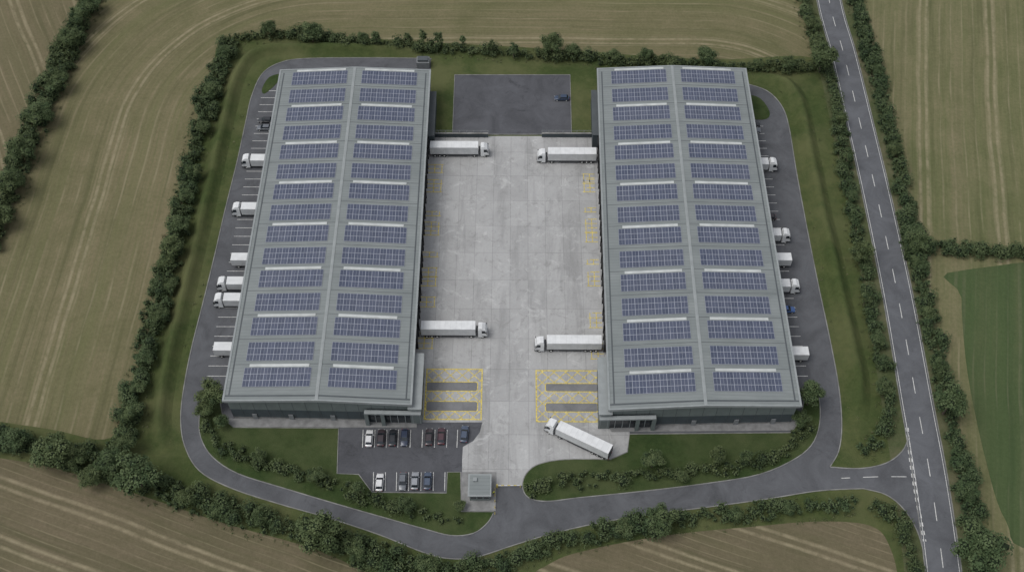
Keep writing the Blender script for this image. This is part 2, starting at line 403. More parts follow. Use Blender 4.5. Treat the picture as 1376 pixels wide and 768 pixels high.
# grass banks
def bank(poly,wd,h):
    p=resample(smooth(PL(poly),False,6),2.5); nm=normals(p); prof=[(-1,-.05),(-.7,.12),(-.4,.62),(-.12,1),(.12,1),(.4,.62),(.7,.12),(1,-.05)]
    vs=[];fs=[];K=len(prof)
    for i,(q,n) in enumerate(zip(p,nm)):
        en=min(1,i/4,(len(p)-1-i)/4); wob=1+.12*math.sin(i*.7)+.08*math.sin(i*1.9)
        for a,b in prof: vs.append((q[0]+n[0]*a*wd/2,q[1]+n[1]*a*wd/2,.03+b*h*en*wob if b>0 else -.05))
    for i in range(len(p)-1):
        for j in range(K-1): a=i*K+j; fs.append((a,a+K,a+K+1,a+1))
    me=bpy.data.meshes.new("grass_bank"); me.from_pydata(vs,[],fs); me.polygons.foreach_set('use_smooth',[True]*len(fs)); link("grass_bank",me,[MT['grass']])
bank([(222,610),(215,570),(222,510),(240,430),(262,340),(285,240),(303,160),(318,105),(338,76),(375,66),(450,66),(575,70)],6.0,2.0)
bank([(1010,103),(1045,108),(1070,130),(1084,190),(1100,270),(1118,350),(1135,430),(1152,510),(1150,570)],6.5,2.1)

# ---------------------------------------------------------------- yellow markings
ye=Mesh(); Z=.055
def rect(u0,v0,u1,v1):
    a=P(u0,v1);b=P(u1,v0); return a[0],b[0],a[1],b[1]
def hatchbox(x0,x1,y0,y1,bays):
    ye.line((x0-.15,y0),(x1+.15,y0),.30,Z+.005); ye.line((x0-.15,y1),(x1+.15,y1),.30,Z+.005)
    ye.line((x0,y0+.16),(x0,y1-.16),.30,Z+.005); ye.line((x1,y0+.16),(x1,y1-.16),.30,Z+.005)
    step=.4; sp=2.9
    def clear(x,y): return x0<x<x1 and y0<y<y1 and not any(bx0-.2<x<bx1+.2 and by0-.2<y<by1+.2 for bx0,bx1,by0,by1 in bays)
    for sgn in(1,-1):
        c=-40
        while c<40:
            t=0; 
            while t<x1-x0:
                xa=x0+t; ya=y0+c+sgn*t; xb=xa+step; yb=ya+sgn*step
                if clear((xa+xb)/2,(ya+yb)/2): ye.line((xa,ya),(xb,yb),.20,Z+(.0025 if sgn>0 else 0))
                t+=step
            c+=sp
    for i,(bx0,bx1,by0,by1) in enumerate(bays):
        r=.5; pts=[]
        for cx,cy,a0 in((bx1-r,by1-r,0),(bx0+r,by1-r,90),(bx0+r,by0+r,180),(bx1-r,by0+r,270)):
            for k in range(5): a=math.radians(a0+k*22.5); pts.append((cx+r*math.cos(a),cy+r*math.sin(a)))
        sheet("hatched_bay_surface",pts,.050,MT['asphalt3'])
        ribbon("hatched_bay_outline",pts,.24,.0635,MT['yellow'],0,True)
X=rect(570,496,648,563); 
hatchbox(*X,[rect(572,513,642,525),rect(572,539,642,552)])
X=rect(721,498,805,566)
hatchbox(*X,[rect(733,515,803,526),rect(733,541,803,553)])
for v,n in((258,3),(316,3),(372,2),(384,2),(412,2),(468,3),(232,2),(345,1),(290,1)):
    a=P(572,v); 
    for k in range(n+1): ye.line((-24.6,a[1]+k*1.5),(-20.2-(k%2)*1.0,a[1]+k*1.5),.22,Z)
    ye.line((-20.6,a[1]),(-20.6,a[1]+n*1.5),.2,Z+.002); ye.line((-22.6,a[1]),(-22.6,a[1]+n*1.5),.2,Z+.002)
for v,n in((258,3),(245,2),(312,3),(325,2),(384,3),(440,3),(482,3),(355,1),(285,1)):
    a=P(800,v)
    for k in range(n+1): ye.line((22.0,a[1]+k*1.5),(18.6+(k%2)*1.0,a[1]+k*1.5),.22,Z+.0008*(n%2))
    ye.line((19.0,a[1]),(19.0,a[1]+n*1.5),.2,Z+.003); ye.line((20.6,a[1]),(20.6,a[1]+n*1.5),.2,Z+.003)
ye.obj("yard_yellow_markings",[MT['yellow']])

# ---------------------------------------------------------------- warehouses
EH=9.0; RISE=1.1
def warehouse(c,inner):
    """c: eave corners (SW,SE,NE,NW); inner=+1 when yard lies east of it"""
    E=empty("warehouse_building")
    SW,SE,NE,NW=[P(a,b,EH) for a,b in c]
    def B(s,t,z):
        x=(SW[0]*(1-s)+SE[0]*s)*(1-t)+(NW[0]*(1-s)+NE[0]*s)*t
        y=(SW[1]*(1-s)+SE[1]*s)*(1-t)+(NW[1]*(1-s)+NE[1]*s)*t
        return (x,y,z)
    W=math.dist(SW,SE); Ln=math.dist(SW,NW)
    def rz(s): return EH+RISE*(1-abs(s-.5)*2)
    def blk(k,s0,s1,t0,t1,z0,z1,mi=0):
        b=len(k.v); zz=lambda s,z:(z if not callable(z) else z(s))
        k.v+=[B(s0,t0,zz(s0,z0)),B(s1,t0,zz(s1,z0)),B(s1,t1,zz(s1,z0)),B(s0,t1,zz(s0,z0)),B(s0,t0,zz(s0,z1)),B(s1,t0,zz(s1,z1)),B(s1,t1,zz(s1,z1)),B(s0,t1,zz(s0,z1))]
        for q in((0,3,2,1),(4,5,6,7),(0,1,5,4),(1,2,6,5),(2,3,7,6),(3,0,4,7)): k.f.append(tuple(b+i for i in q)); k.m.append(mi)
    m=1/W; n=1/Ln
    k=Mesh(); i=.35
    blk(k,i*m,1-i*m,i*n,1-i*n,.02,.6,0)
    blk(k,(i+.04)*m,1-(i+.04)*m,(i+.04)*n,1-(i+.04)*n,.6,4.2,1)
    blk(k,i*m,1-i*m,i*n,1-i*n,4.2,EH-.5,2)
    blk(k,(i+.05)*m,.5,(i+.05)*n,1-(i+.05)*n,EH-.5,lambda s:rz(s)-.16,2)
    blk(k,.5,1-(i+.05)*m,(i+.05)*n,1-(i+.05)*n,EH-.5,lambda s:rz(s)-.16,2)
    for q in range(1,14): blk(k,q/14-.05*m,q/14+.05*m,(i-.03)*n,i*n-.0001*n,.62,EH-.52,3)
    k.obj("walls",[MT['kerb'],MT['clad2'],MT['clad'],MT['trimdark']],E)
    k=Mesh()
    for s0,s1 in((0,.5),(.5,1)): blk(k,s0,s1,0,1,lambda s:rz(s)-.15,lambda s:rz(s),0)
    k.obj("roof",[MT['roof']],E)
    k=Mesh()
    for s0,s1 in((0,.5),(.5,1)):
        blk(k,s0,s1,-.35*n,0,lambda s:rz(s)-.7,lambda s:rz(s)+.12,0)
        blk(k,s0,s1,1,1+.35*n,lambda s:rz(s)-.7,lambda s:rz(s)+.12,0)
        blk(k,s0,s1,.008,.0115,lambda s:rz(s)+.003,lambda s:rz(s)+.05,1)
    blk(k,-.45*m,0,-.35*n,1+.35*n,EH-.55,EH+.10,0); blk(k,1,1+.45*m,-.35*n,1+.35*n,EH-.55,EH+.10,0)
    blk(k,.018,.018+.35*m,.012,.99,lambda s:rz(s)+.003,lambda s:rz(s)+.03,1); blk(k,.982-.35*m,.982,.012,.99,lambda s:rz(s)+.003,lambda s:rz(s)+.03,1)
    blk(k,.5-.38*m,.5,0,1,lambda s:rz(s)+.003,lambda s:rz(s)+.10,0); blk(k,.5,.5+.38*m,0,1,lambda s:rz(s)+.003,lambda s:rz(s)+.10,0)
    k.obj("roof_trim",[MT['trim'],MT['trimdark']],E)
    t0=.055; pitch=(1-.055-.034)/14
    rows=[t0+pitch*r for r in range(15)]
    k=Mesh()
    for r in rows[:-1]:
        tm=r+pitch*.5
        for s0,s1 in((.02,.49),(.51,.98)): blk(k,s0,s1,tm-.05*n,tm+.05*n,lambda s:rz(s)+.003,lambda s:rz(s)+.03,0)
    k.obj("roof_sheet_laps",[MT['trimdark']],E)
    k=Mesh()
    for idx,r in enumerate(reversed(rows)):
        if idx%2==0:
            tm=r+2.8*n
            for s0,s1 in((.11,.44),(.57,.90)): blk(k,s0,s1,tm,tm+.8*n,lambda s:rz(s)+.004,lambda s:rz(s)+.13,0)
    k.obj("rooflights",[MT['rooflight']],E)
    pv=Mesh(); fr=Mesh(); tone=[]
    for r in rows:
        for s0,s1 in((.085,.455),(.553,.92)):
            td=2.6*n
            blk(fr,s0,s1,r-td,r+td,lambda s:rz(s)+.08,lambda s:rz(s)+.13,0)
            nc,nr=10,3; ds=(s1-s0)/nc; dt=2*td/nr; gs=.05*m; gt=.05*n
            for a in range(nc):
                for b in range(nr):
                    for h2 in range(2):
                        S0=s0+a*ds+gs+(h2*(ds/2) if h2 else 0); S1=s0+(a+1)*ds-gs-(ds/2-gs*0.6 if h2==0 else 0)
                        if h2: S0-=gs*.5
                        T0=r-td+b*dt+gt; T1=r-td+(b+1)*dt-gt
                        pv.face([B(S0,T0,rz(S0)+.136),B(S1,T0,rz(S1)+.136),B(S1,T1,rz(S1)+.136),B(S0,T1,rz(S0)+.136)])
                        tone.append(random.random()*.6+.2*(a%2))
    fr.obj("solar_panel_frames",[MT['pvframe']],E)
    o=pv.obj("solar_panels",[MT['pv']],E)
    at=o.data.attributes.new("tone",'FLOAT','FACE'); at.data.foreach_set('value',tone)
    sI=1-i*m if inner>0 else i*m; sg=1 if inner>0 else -1
    k=Mesh(); nd=15
    for q in range(nd):
        t=.20+q*.049
        a,b=sorted((sI,sI+sg*.85*m)); blk(k,a,b,t-2.0*n,t+2.0*n,4.3,4.65,0)
        for e in(-1.95,1.6): blk(k,a,b,t+e*n,t+(e+.35)*n,.9,4.3,0)
        a,b=sorted((sI,sI+sg*.12*m)); blk(k,a,b,t-1.55*n,t+1.55*n,1.1,4.3,1)
        a,b=sorted((sI,sI+sg*.5*m)); 
        for e in(-1.2,.8): blk(k,a,b,t+e*n,t+(e+.4)*n,.35,.9,0)
        a,b=sorted((sI,sI+sg*.10*m)); blk(k,a,b,t+2.45*n,t+2.6*n,.6,EH-.6,2)
    k.obj("dock_doors",[MT['blackrub'],MT['door'],MT['trimdark']],E)
    k=Mesh(); a,b=sorted((sI,sI+sg*2.2*m)); blk(k,a,b,.80,.955,.02,5.2,0); a,b=sorted((sI,sI+sg*2.4*m)); blk(k,a,b,.798,.957,5.2,5.4,1)
    k.obj("service_annex",[MT['clad2'],MT['trimdark']],E)
    k=Mesh()
    a,b=sorted((sI,sI+sg*2.6*m)); blk(k,a,b,-.002,.13,.02,7.2,0)
    a,b=sorted((sI-sg*.3*m,sI+sg*2.9*m)); blk(k,a,b,-.006,.133,7.2,7.6,1)
    a,b=sorted((sI-sg*10.5*m,sI+sg*2.63*m)); blk(k,a,b,-1.2*n,-.002-.01*n,5.6,6.1,1)
    for z in(1.2,4.6):
        for q in range(6): blk(k,*( sorted((sI+sg*2.605*m,sI+sg*2.66*m))),.008+q*.02,.008+q*.02+.015,z,z+1.8,2)
    blk(k,*sorted((sI-sg*10*m,sI+sg*2.3*m)),-.12*n,.3*n,.25,5.5,2)
    for q in range(8):
        s=sI-sg*(10-q*1.75)*m; blk(k,*sorted((s-.07*m,s+.07*m)),-.25*n,-.13*n,.2,5.5,1)
    for s_ in(-10.2,-6.4): 
        s=sI+sg*s_*m; blk(k,*sorted((s-.45*m,s+.45*m)),-1.1*n,-.4*n,.1,5.55,0)
    k.obj("office_entrance",[MT['clad'],MT['trim'],MT['glass']],E)
    k=Mesh()
    for s in(.12,.32,.55) if inner>0 else (.45,.68,.88):
        blk(k,s,s+1.1*m,.1*n,.30*n,.1,2.3,0)
    k.obj("fire_doors",[MT['door']],E)
    return E
warehouse([(301,537),(551,542),(577,95),(378,95)],1)
warehouse([(820,549),(1075,544),(1001,93),(804,93)],-1)
k=Mesh(); a=P(560,92); b=P(578,82); k.box(a[0],b[0],a[1],b[1]-.5,.03,2.2,0); k.box(a[0]+.4,b[0]-.4,a[1]+.4,b[1]-1,2.2,2.9,1); k.obj("plant_enclosure",[MT['door'],MT['trimdark']],None,.05)
for (u0,u1) in((580,656),(728,803)):
    a=P(u0,184);b=P(u1,184); k=Mesh(); k.box(a[0],b[0],a[1]-.2,a[1]+.25,.03,1.5,0); k.box(a[0]-.05,b[0]+.05,a[1]-.28,a[1]+.33,1.5,1.62,1)
    for q in range(9):
        x=a[0]+(b[0]-a[0])*q/8; k.box(x-.05,x+.05,a[1]-.02,a[1]+.08,1.62,2.7,2)
    k.box(a[0],b[0],a[1],a[1]+.05,2.6,2.68,2)
    k.obj("retaining_wall",[MT['clad2'],MT['kerb'],MT['trim']])

# ---------------------------------------------------------------- vehicles
VM=[MT['vwhite'],MT['vside'],MT['vgrey'],MT['tyre'],MT['glass'],MT['lampr'],MT['lampw']]
def cab(k,x):
    k.box(x-2.3,x,-1.22,1.22,.95,2.5,0,0,.12,.02)
    k.box(x-2.3,x-.12,-1.20,1.20,2.5,3.35,0,0,.38,.06)
    k.box(x-2.2,x-.55,-1.10,1.10,3.35,3.85,0,.05,.75,.10)
    k.box(x-.02,x+.10,-1.20,1.20,.35,1.0,2)
    k.face([(x-.085,-1.09,2.1),(x-.085,1.09,2.1),(x-.47,1.01,3.30),(x-.47,-1.01,3.30)],4)
    for s in(-1,1):
        k.face([(x-1.4,s*1.235,2.1),(x-.35,s*1.235,2.1),(x-.6,s*1.19,3.1),(x-1.4,s*1.19,3.1)],4)
        k.box(x-.35,x-.15,s*1.38-.14,s*1.38+.14,2.0,3.0,2)
        k.box(x+.08,x+.13,s*.85-.22,s*.85+.22,.62,.85,6)
        k.box(x-2.3,x-1.3,s*1.16-.08,s*1.16+.08,.45,1.0,0)
def wheels(k,xs,r=.5):
    for x in xs:
        for s in(-1,1): k.cyl(x,s*1.02,r,r,.42,3); k.cyl(x,s*1.235,r,r*.5,.03,6)
def artic_mesh():
    body=Mesh(); cb=Mesh(); wh=Mesh()
    body.box(-8.25,5.25,-1.275,1.275,1.2,3.93,1); body.box(-8.22,5.22,-1.25,1.25,3.93,4.0,0)
    body.box(-8.26,-8.19,-1.29,1.29,1.18,4.02,2); body.box(5.20,5.28,-1.285,1.285,1.18,4.02,0)
    for s in(-1,1):
        body.box(-8.2,5.2,s*1.285-.02,s*1.285+.02,1.15,1.32,2); body.box(-8.2,5.2,s*1.285-.02,s*1.285+.02,3.84,3.98,0)
        body.box(-3.2,2.2,s*1.18-.03,s*1.18+.03,.5,1.1,2)
        for i in range(9): body.box(-7.2+i*1.5,-7.17+i*1.5,s*1.28-.008,s*1.28+.008,1.33,3.82,0)
        body.box(-8.33,-8.26,s*1.0-.15,s*1.0+.15,.8,.95,5)
    for i in range(10): body.box(-7.6+i*1.35,-7.55+i*1.35,-1.24,1.24,4.003,4.018,1)
    body.box(-8.2,5.0,-.5,.5,.85,1.15,2); body.box(-8.3,-8.2,-1.2,1.2,.55,.7,2)
    cb.box(1.6,8.0,-.45,.45,.6,.95,2); cab(cb,8.25)
    cb.box(5.42,5.9,-1.1,1.1,1.0,2.2,2)
    wheels(wh,(-6.9,-5.6,-4.3,4.2,7.1))
    return [("trailer",body.mesh("trailer",VM)),("cab",cb.mesh("cab",VM)),("wheels",wh.mesh("wheels",VM))]
def rigid_mesh():
    body=Mesh(); cb=Mesh(); wh=Mesh()
    body.box(-4.2,1.35,-1.25,1.25,1.05,3.4,1); body.box(-4.17,1.32,-1.22,1.22,3.4,3.46,0)
    for s in(-1,1): body.box(-4.2,1.35,s*1.26-.02,s*1.26+.02,1.0,1.15,2)
    cab(cb,4.0); cb.box(-4.1,3.6,-.45,.45,.6,.95,2); wheels(wh,(-2.6,2.8),.48)
    return [("cargo_box",body.mesh("cargo_box",VM)),("cab",cb.mesh("cab",VM)),("wheels",wh.mesh("wheels",VM))]
ART=artic_mesh(); RIG=rigid_mesh()
def place(meshes,name,x,y,rot,z=.045,paint=None):
    E=empty(name,(x,y,z),rot)
    for n_,me in meshes:
        o=bpy.data.objects.new(n_,me); COL.objects.link(o); o.parent=E
        if n_ in('trailer','cab','cargo_box','body'):
            md=o.modifiers.new("bevel","BEVEL"); md.width=.05; md.segments=2; md.limit_method='ANGLE'
        if paint and n_ in('body','roof_panel'):
            o.material_slots[0].link='OBJECT'; o.material_slots[0].material=paint
    return E
def lorry(u,v,rot): x,y=P(u,v,2.2); place(ART,"articulated_lorry",x,y,math.radians(rot))
lorry(617.5,200,0); lorry(761.5,208.5,180); lorry(610.5,442,0); lorry(763.5,461,180)
lorry(777,588,152)
for v in(217,282,382,404): place(RIG,"box_lorry",-72.4,P(340,v,1.7)[1],math.pi)
for v in(350,470): place(RIG,"box_lorry",-69.6,P(320,v,1.7)[1],0)
for v in(222,317,385): place(RIG,"box_lorry",68.9,P(1050,v,1.7)[1],0)
for v in(350,476): place(RIG,"box_lorry",67.6,P(1060,v,1.7)[1],math.pi)

def car_meshes():
    st=[(-2.22,.62,.45,.72),(-2.12,.80,.32,.86),(-1.6,.88,.25,.93),(-.8,.90,.22,.93),(.4,.90,.22,.92),(1.2,.885,.22,.86),(1.8,.85,.25,.76),(2.12,.74,.3,.66),(2.2,.58,.38,.58)]
    vs=[];fs=[]
    for x,hw,zb,zt in st:
        mid=(zb+zt)/2
        vs+=[(x,-hw*.9,zb),(x,-hw,mid),(x,-hw*.93,zt-.05),(x,-hw*.78,zt),(x,hw*.78,zt),(x,hw*.93,zt-.05),(x,hw,mid),(x,hw*.9,zb)]
    for i in range(len(st)-1):
        for j in range(8): a=i*8+j; b=i*8+(j+1)%8; fs.append((a,b,b+8,a+8))
    fs.append(tuple(range(7,-1,-1))); fs.append(tuple(range((len(st)-1)*8,len(st)*8)))
    me=bpy.data.meshes.new("car_body"); me.from_pydata(vs,[],fs); me.materials.append(MT['vgrey'])
    me.polygons.foreach_set('use_smooth',[True]*len(fs))
    g=Mesh(); g.box(-1.85,1.05,-.76,.76,.88,1.36,4,.45,.75,.13)
    r=Mesh(); r.box(-1.42,.32,-.635,.635,1.36,1.42,0,.05,.08,.05)
    for s in(-1,1): r.box(.55,.72,s*.95-.09,s*.95+.09,.92,1.06,0)
    l=Mesh()
    for s in(-1,1): l.box(2.06,2.17,s*.6-.14,s*.6+.14,.52,.64,6); l.box(-2.21,-2.13,s*.62-.14,s*.62+.14,.68,.80,5)
    wh=Mesh()
    for x in(-1.35,1.38):
        for s in(-1,1): wh.cyl(x,s*.80,.32,.32,.22,3); wh.cyl(x,s*.915,.32,.19,.02,6)
    rm=r.mesh("roof_panel",VM)
    return [("body",me),("windows",g.mesh("windows",VM)),("roof_panel",rm),("lights",l.mesh("lights",VM)),("wheels",wh.mesh("wheels",VM))]
CAR=car_meshes()
def paint(n,c):
    m=M(n,.35,.5,.1); m.base(m.mix(m.rng(m.noise(2,3),.3,.7),c,tuple(x*1.15 for x in c))); m.b.inputs['Coat Weight'].default_value=.5; return m.m
PW=paint("car_paint_white",(.62,.62,.62)); PM=paint("car_paint_maroon",(.040,.030,.034)); PK=paint("car_paint_black",(.022,.024,.028)); PB=paint("car_paint_navy",(.022,.032,.060)); PG=paint("car_paint_grey",(.12,.13,.145)); PS=paint("car_paint_silver",(.26,.27,.29)); PBL=paint("car_paint_blue",(.05,.11,.28)); PR=paint("car_paint_red",(.062,.028,.035)); PSL=paint("car_paint_slate",(.06,.08,.12)); PN=paint("car_paint_midnight",(.03,.05,.09))
def car(u,v,p,rot,x=None,z=.064):
    X_,Y_=P(u,v,.8); place(CAR,"parked_car",X_ if x is None else x,Y_,math.radians(rot),z,p)
for u,v,p,r in((496,588,PW,90),(512,587,PM,90),(527.5,587,PK,90),(543.5,587,PB,-90),(576.5,586,PM,90),(593,585,PR,90),(624,582,PSL,86),(510,647,PW,90),(541,646,PG,-90),(557.5,645,PS,90),(574.5,645,PSL,90)): car(u,v,p,r)
car(755,131,PN,180)
car(357,161,PK,180,-72.3); car(354,171,PG,180,-72.3); car(1022,166,PK,0,68.4); car(1020,174,PG,0,68.2); car(1043,291,PM,180,68.2); car(1066,415,PBL,0,68.9)

# ---------------------------------------------------------------- gatehouse, barrier, bollards
g=empty("gatehouse",(0,0,0))
a=P(629,666,3.0); b=P(660,637,3.0)
k=Mesh(); k.box(a[0]+.3,b[0]-.3,a[1]+.3,b[1]-.3,.14,2.85,0); k.obj("walls",[MT['clad']],g)
k=Mesh(); k.box(a[0]-.1,b[0]+.1,a[1]-.1,b[1]+.1,2.85,3.1,0); k.box(a[0]+.25,b[0]-.25,a[1]+.25,b[1]-.25,3.1,3.14,1); k.box(a[0]+1,a[0]+1.9,b[1]-1.9,b[1]-1,3.14,3.6,0); k.obj("flat_roof",[MT['trim'],MT['roof']],g,.03)
k=Mesh()
for q in range(3):
    x=a[0]+.6+q*1.45; k.box(x,x+1.1,a[1]+.26,a[1]+.31,1.1,2.3,0)
k.box(b[0]-.31,b[0]-.26,a[1]+.8,a[1]+2.4,1.1,2.3,0); k.box(b[0]-.31,b[0]-.26,a[1]+2.9,a[1]+3.8,.15,2.2,0); k.obj("windows",[MT['glass']],g)
a=P(668,654); b=P(699,654)
k=Mesh(); k.box(a[0]-.2,a[0]+.2,a[1]-.2,a[1]+.2,.05,1.1,1); 
for q in range(7):
    x0=a[0]+.2+(b[0]-a[0]-.3)*q/7; x1=a[0]+.2+(b[0]-a[0]-.3)*(q+1)/7; k.box(x0,x1,a[1]-.06,a[1]+.06,.9,1.02,q%2)
k.box(b[0]-.08,b[0]+.08,a[1]-.08,a[1]+.08,.05,.88,1)
k.obj("barrier_gate",[MT['vwhite'],MT['yellow']])
k=Mesh(); 
for q in range(5):
    x,y=P(665,690-q*8); k.box(x-.07,x+.07,y-.07,y+.07,.14,1.1,0,.01,.01,.01); k.box(x-.1,x+.1,y-.1,y+.1,.14,.2,0)
k.obj("bollards",[MT['yellow']])

px,py=P(663.5,664)
E=empty("security_guard",(px,py,.14),math.radians(-60))
def skinfig(name,verts,edges,mat):
    me=bpy.data.meshes.new(name); me.from_pydata([v[:3] for v in verts],edges,[]); o=link(name,me,[mat],E)
    if not me.skin_vertices:
        bpy.context.view_layer.objects.active=o
        o.select_set(True); bpy.ops.mesh.customdata_skin_add(); o.select_set(False)
    md=o.modifiers.new("skin","SKIN")
    for i,v in enumerate(verts): me.skin_vertices[0].data[i].radius=(v[3],v[3])
    me.skin_vertices[0].data[0].use_root=True
    s=o.modifiers.new("sub","SUBSURF"); s.levels=1; s.render_levels=2
try:
    skinfig("trousers",[(0,0,.93,.14),(.0,.09,.88,.09),(.05,.11,.48,.065),(.02,.12,.08,.05),(.12,.12,.04,.045),(0,-.09,.88,.09),(-.02,-.11,.48,.065),(-.08,-.12,.08,.05),(.02,-.12,.04,.045)],[(0,1),(1,2),(2,3),(3,4),(0,5),(5,6),(6,7),(7,8)],MT['navy'])
    skinfig("hivis_jacket",[(0,0,.95,.15),(0,0,1.2,.16),(0,0,1.42,.12),(0,.2,1.42,.075),(.03,.27,1.14,.055),(.15,.25,.95,.045),(0,-.2,1.42,.075),(.02,-.27,1.14,.055),(.12,-.25,.93,.045)],[(0,1),(1,2),(2,3),(3,4),(4,5),(2,6),(6,7),(7,8)],MT['hivis'])
    skinfig("head",[(0,0,1.6,.095),(0.01,0,1.68,.1),(0,0,1.47,.055)],[(0,1),(0,2)],MT['skin'])
    for s in(1,-1):
        vs=[(.14,s*.25,.93,.03),(.19,s*.25,.87,.028)]; ed=[(0,1)]
        for q in range(5): vs.append((.21,s*.25+(q-2)*.018,.79+abs(q-2)*.008,.009)); ed.append((1,len(vs)-1))
        skinfig("hand",vs,ed,MT['skin'])
except Exception as ex: print("fig",ex)

# ---------------------------------------------------------------- foliage
ico=bmesh.new(); bmesh.ops.create_icosphere(ico,subdivisions=1,radius=1.0); ICO_V=np.array([v.co[:] for v in ico.verts]); ICO_F=np.array([[v.index for v in f.verts] for f in ico.faces]); ico.free()
def foliage(name,C,R,per,size,mat,core=.62,mn=12):
    C=np.asarray(C,float);R=np.asarray(R,float);n=len(C)
    cnt=np.maximum(mn,(per*(R[:,0]*R[:,1]+R[:,0]*R[:,2])*.5).astype(int)); idx=np.repeat(np.arange(n),cnt); T=len(idx)
    d=rng.normal(size=(T,3)); d/=np.linalg.norm(d,axis=1)[:,None]; low=d[:,2]<-.35; d[low,2]*=-1
    rf=.72+.42*rng.random(T)**.8
    pos=C[idx]+d*R[idx]*rf[:,None]; pos[:,2]=np.maximum(pos[:,2],.08)
    nn=d+rng.normal(size=(T,3))*.55; nn[:,2]+=.35; nn/=np.linalg.norm(nn,axis=1)[:,None]
    a=np.cross(nn,rng.normal(size=(T,3))); a/=np.linalg.norm(a,axis=1)[:,None]; b=np.cross(nn,a)
    sz=size*(.6+.8*rng.random(T))[:,None]
    q=np.stack([pos-a*sz-b*sz*.15,pos-b*sz*.62+a*sz*.1,pos+a*sz+b*sz*.1,pos+b*sz*.62-a*sz*.1],1).reshape(-1,3)
    ct=rng.random(n)
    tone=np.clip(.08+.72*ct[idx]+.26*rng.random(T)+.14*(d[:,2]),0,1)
    nc=len(ICO_V)
    jit=1+.12*rng.normal(size=(n,nc,1))
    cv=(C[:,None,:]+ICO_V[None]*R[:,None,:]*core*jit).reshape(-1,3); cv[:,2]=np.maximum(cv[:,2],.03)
    V=np.concatenate([q,cv]); nf=n*len(ICO_F)
    me=bpy.data.meshes.new(name); me.vertices.add(len(V)); me.vertices.foreach_set('co',V.ravel())
    qi=np.arange(T*4); ti=(ICO_F[None]+np.arange(n)[:,None,None]*nc+T*4).reshape(-1)
    me.loops.add(len(qi)+len(ti)); me.loops.foreach_set('vertex_index',np.concatenate([qi,ti]))
    me.polygons.add(T+nf); me.polygons.foreach_set('loop_start',np.concatenate([np.arange(T)*4,T*4+np.arange(nf)*3]))
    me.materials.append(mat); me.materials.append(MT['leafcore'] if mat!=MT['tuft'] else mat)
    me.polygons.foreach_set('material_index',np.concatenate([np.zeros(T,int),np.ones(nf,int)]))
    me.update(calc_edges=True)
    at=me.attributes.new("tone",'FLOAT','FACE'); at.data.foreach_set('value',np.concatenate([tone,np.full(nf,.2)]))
    me.validate()
    return me
TUFT=[]
def hedge(poly,wd,h,name="hedgerow",gap=0.0,dens=1.0,jag=1.0):
    p=resample(smooth(PL(poly,h*.4),False,6),1.0); nm=normals(p); C=[];R=[]
    ph=random.random()*10
    for i,(q,n) in enumerate(zip(p,nm)):
        for s in(-1,1):
            if random.random()<.6: o=s*(wd/2+random.uniform(-.5,1.0)); TUFT.append((q[0]+n[0]*o+random.uniform(-.6,.6),q[1]+n[1]*o+random.uniform(-.6,.6)))
        g=.5+.5*math.sin(i*.13+ph)*math.sin(i*.047+ph*2)
        if gap and random.random()<gap*g*2: continue
        lw=wd*(.72+.55*g)
        k=max(1,int(round(lw*dens/1.7)))
        for j in range(k):
            o=(random.random()-.5)*max(lw-1.0,.3)
            r=random.uniform(.5,1.15)
            if random.random()<.10: r=random.uniform(1.4,2.1)
            hh=h*(.55+.7*random.random()*jag)*(.75+.5*g)*(1-.35*abs(o)/(lw/2+.01))
            if r>1.3: hh=max(hh,h*1.3)
            x=q[0]+n[0]*o+random.uniform(-.6,.6); y=q[1]+n[1]*o+random.uniform(-.6,.6)
            zc=max(r*.5,hh-r*.9); C.append((x,y,zc)); R.append((r,r,r*.9))
            if zc>1.3: C.append((x+random.uniform(-.5,.5),y+random.uniform(-.5,.5),zc*.45)); R.append((r*1.05,r*1.05,zc*.5))
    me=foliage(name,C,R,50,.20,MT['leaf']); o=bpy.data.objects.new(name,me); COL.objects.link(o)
hedge([(128,-25),(112,20),(92,62),(62,128),(32,200),(8,262),(-25,330)],7.5,3.6,"hedgerow",0,1.2)
hedge([(310,55),(298,85),(280,130),(264,190),(250,255),(238,315),(220,378),(206,430),(192,488),(180,535),(170,585)],6.0,3.2)
hedge([(308,52),(350,47),(410,47),(480,57),(560,62),(650,68),(740,74),(850,82),(940,86),(1030,90),(1105,88)],4.0,2.8)
hedge([(1108,85),(1122,125),(1130,180),(1139,240),(1150,300),(1160,350),(1170,410),(1183,470),(1196,530),(1192,572),(1155,610)],3.6,2.4,"hedgerow",.1)
hedge([(1072,-30),(1086,20),(1098,60),(1108,90)],4,3)
hedge([(1140,-30),(1158,30),(1176,95),(1190,150),(1207,220),(1222,300),(1237,370),(1252,440),(1270,530),(1290,620),(1308,700),(1325,800)],5.0,3.0)
hedge([(1240,326),(1290,335),(1376,340),(1500,346)],3.8,2.8)
hedge([(-60,570),(0,588),(60,603),(140,625),(220,657),(320,690),(400,712),(470,735),(530,755),(600,772)],6.0,3.2)
hedge([(600,768),(660,757),(720,736),(800,716),(880,702),(960,692),(1060,683),(1150,676)],4.6,2.6,"hedgerow",.08)
hedge([(1172,680),(1200,692),(1216,715),(1226,760),(1232,800)],3.2,2.2)
hedge([(272,552),(282,585),(310,606),(370,628),(430,645),(490,668),(560,688),(615,697)],3.2,1.9,"shrub_border",.15)
hedge([(712,658),(750,648),(800,642),(860,636),(930,633),(1000,625),(1055,605),(1084,572)],3.4,2.0,"shrub_border",.15)
hedge([(170,585),(150,600),(140,620)],4,3)
bk=resample(smooth(PL([(225,600),(222,510),(240,430),(262,340),(285,240),(303,160),(318,105)]),False,6),1.2)+resample(smooth(PL([(1060,112),(1084,190),(1100,270),(1118,350),(1135,430),(1152,510),(1160,580)]),False,6),1.2)
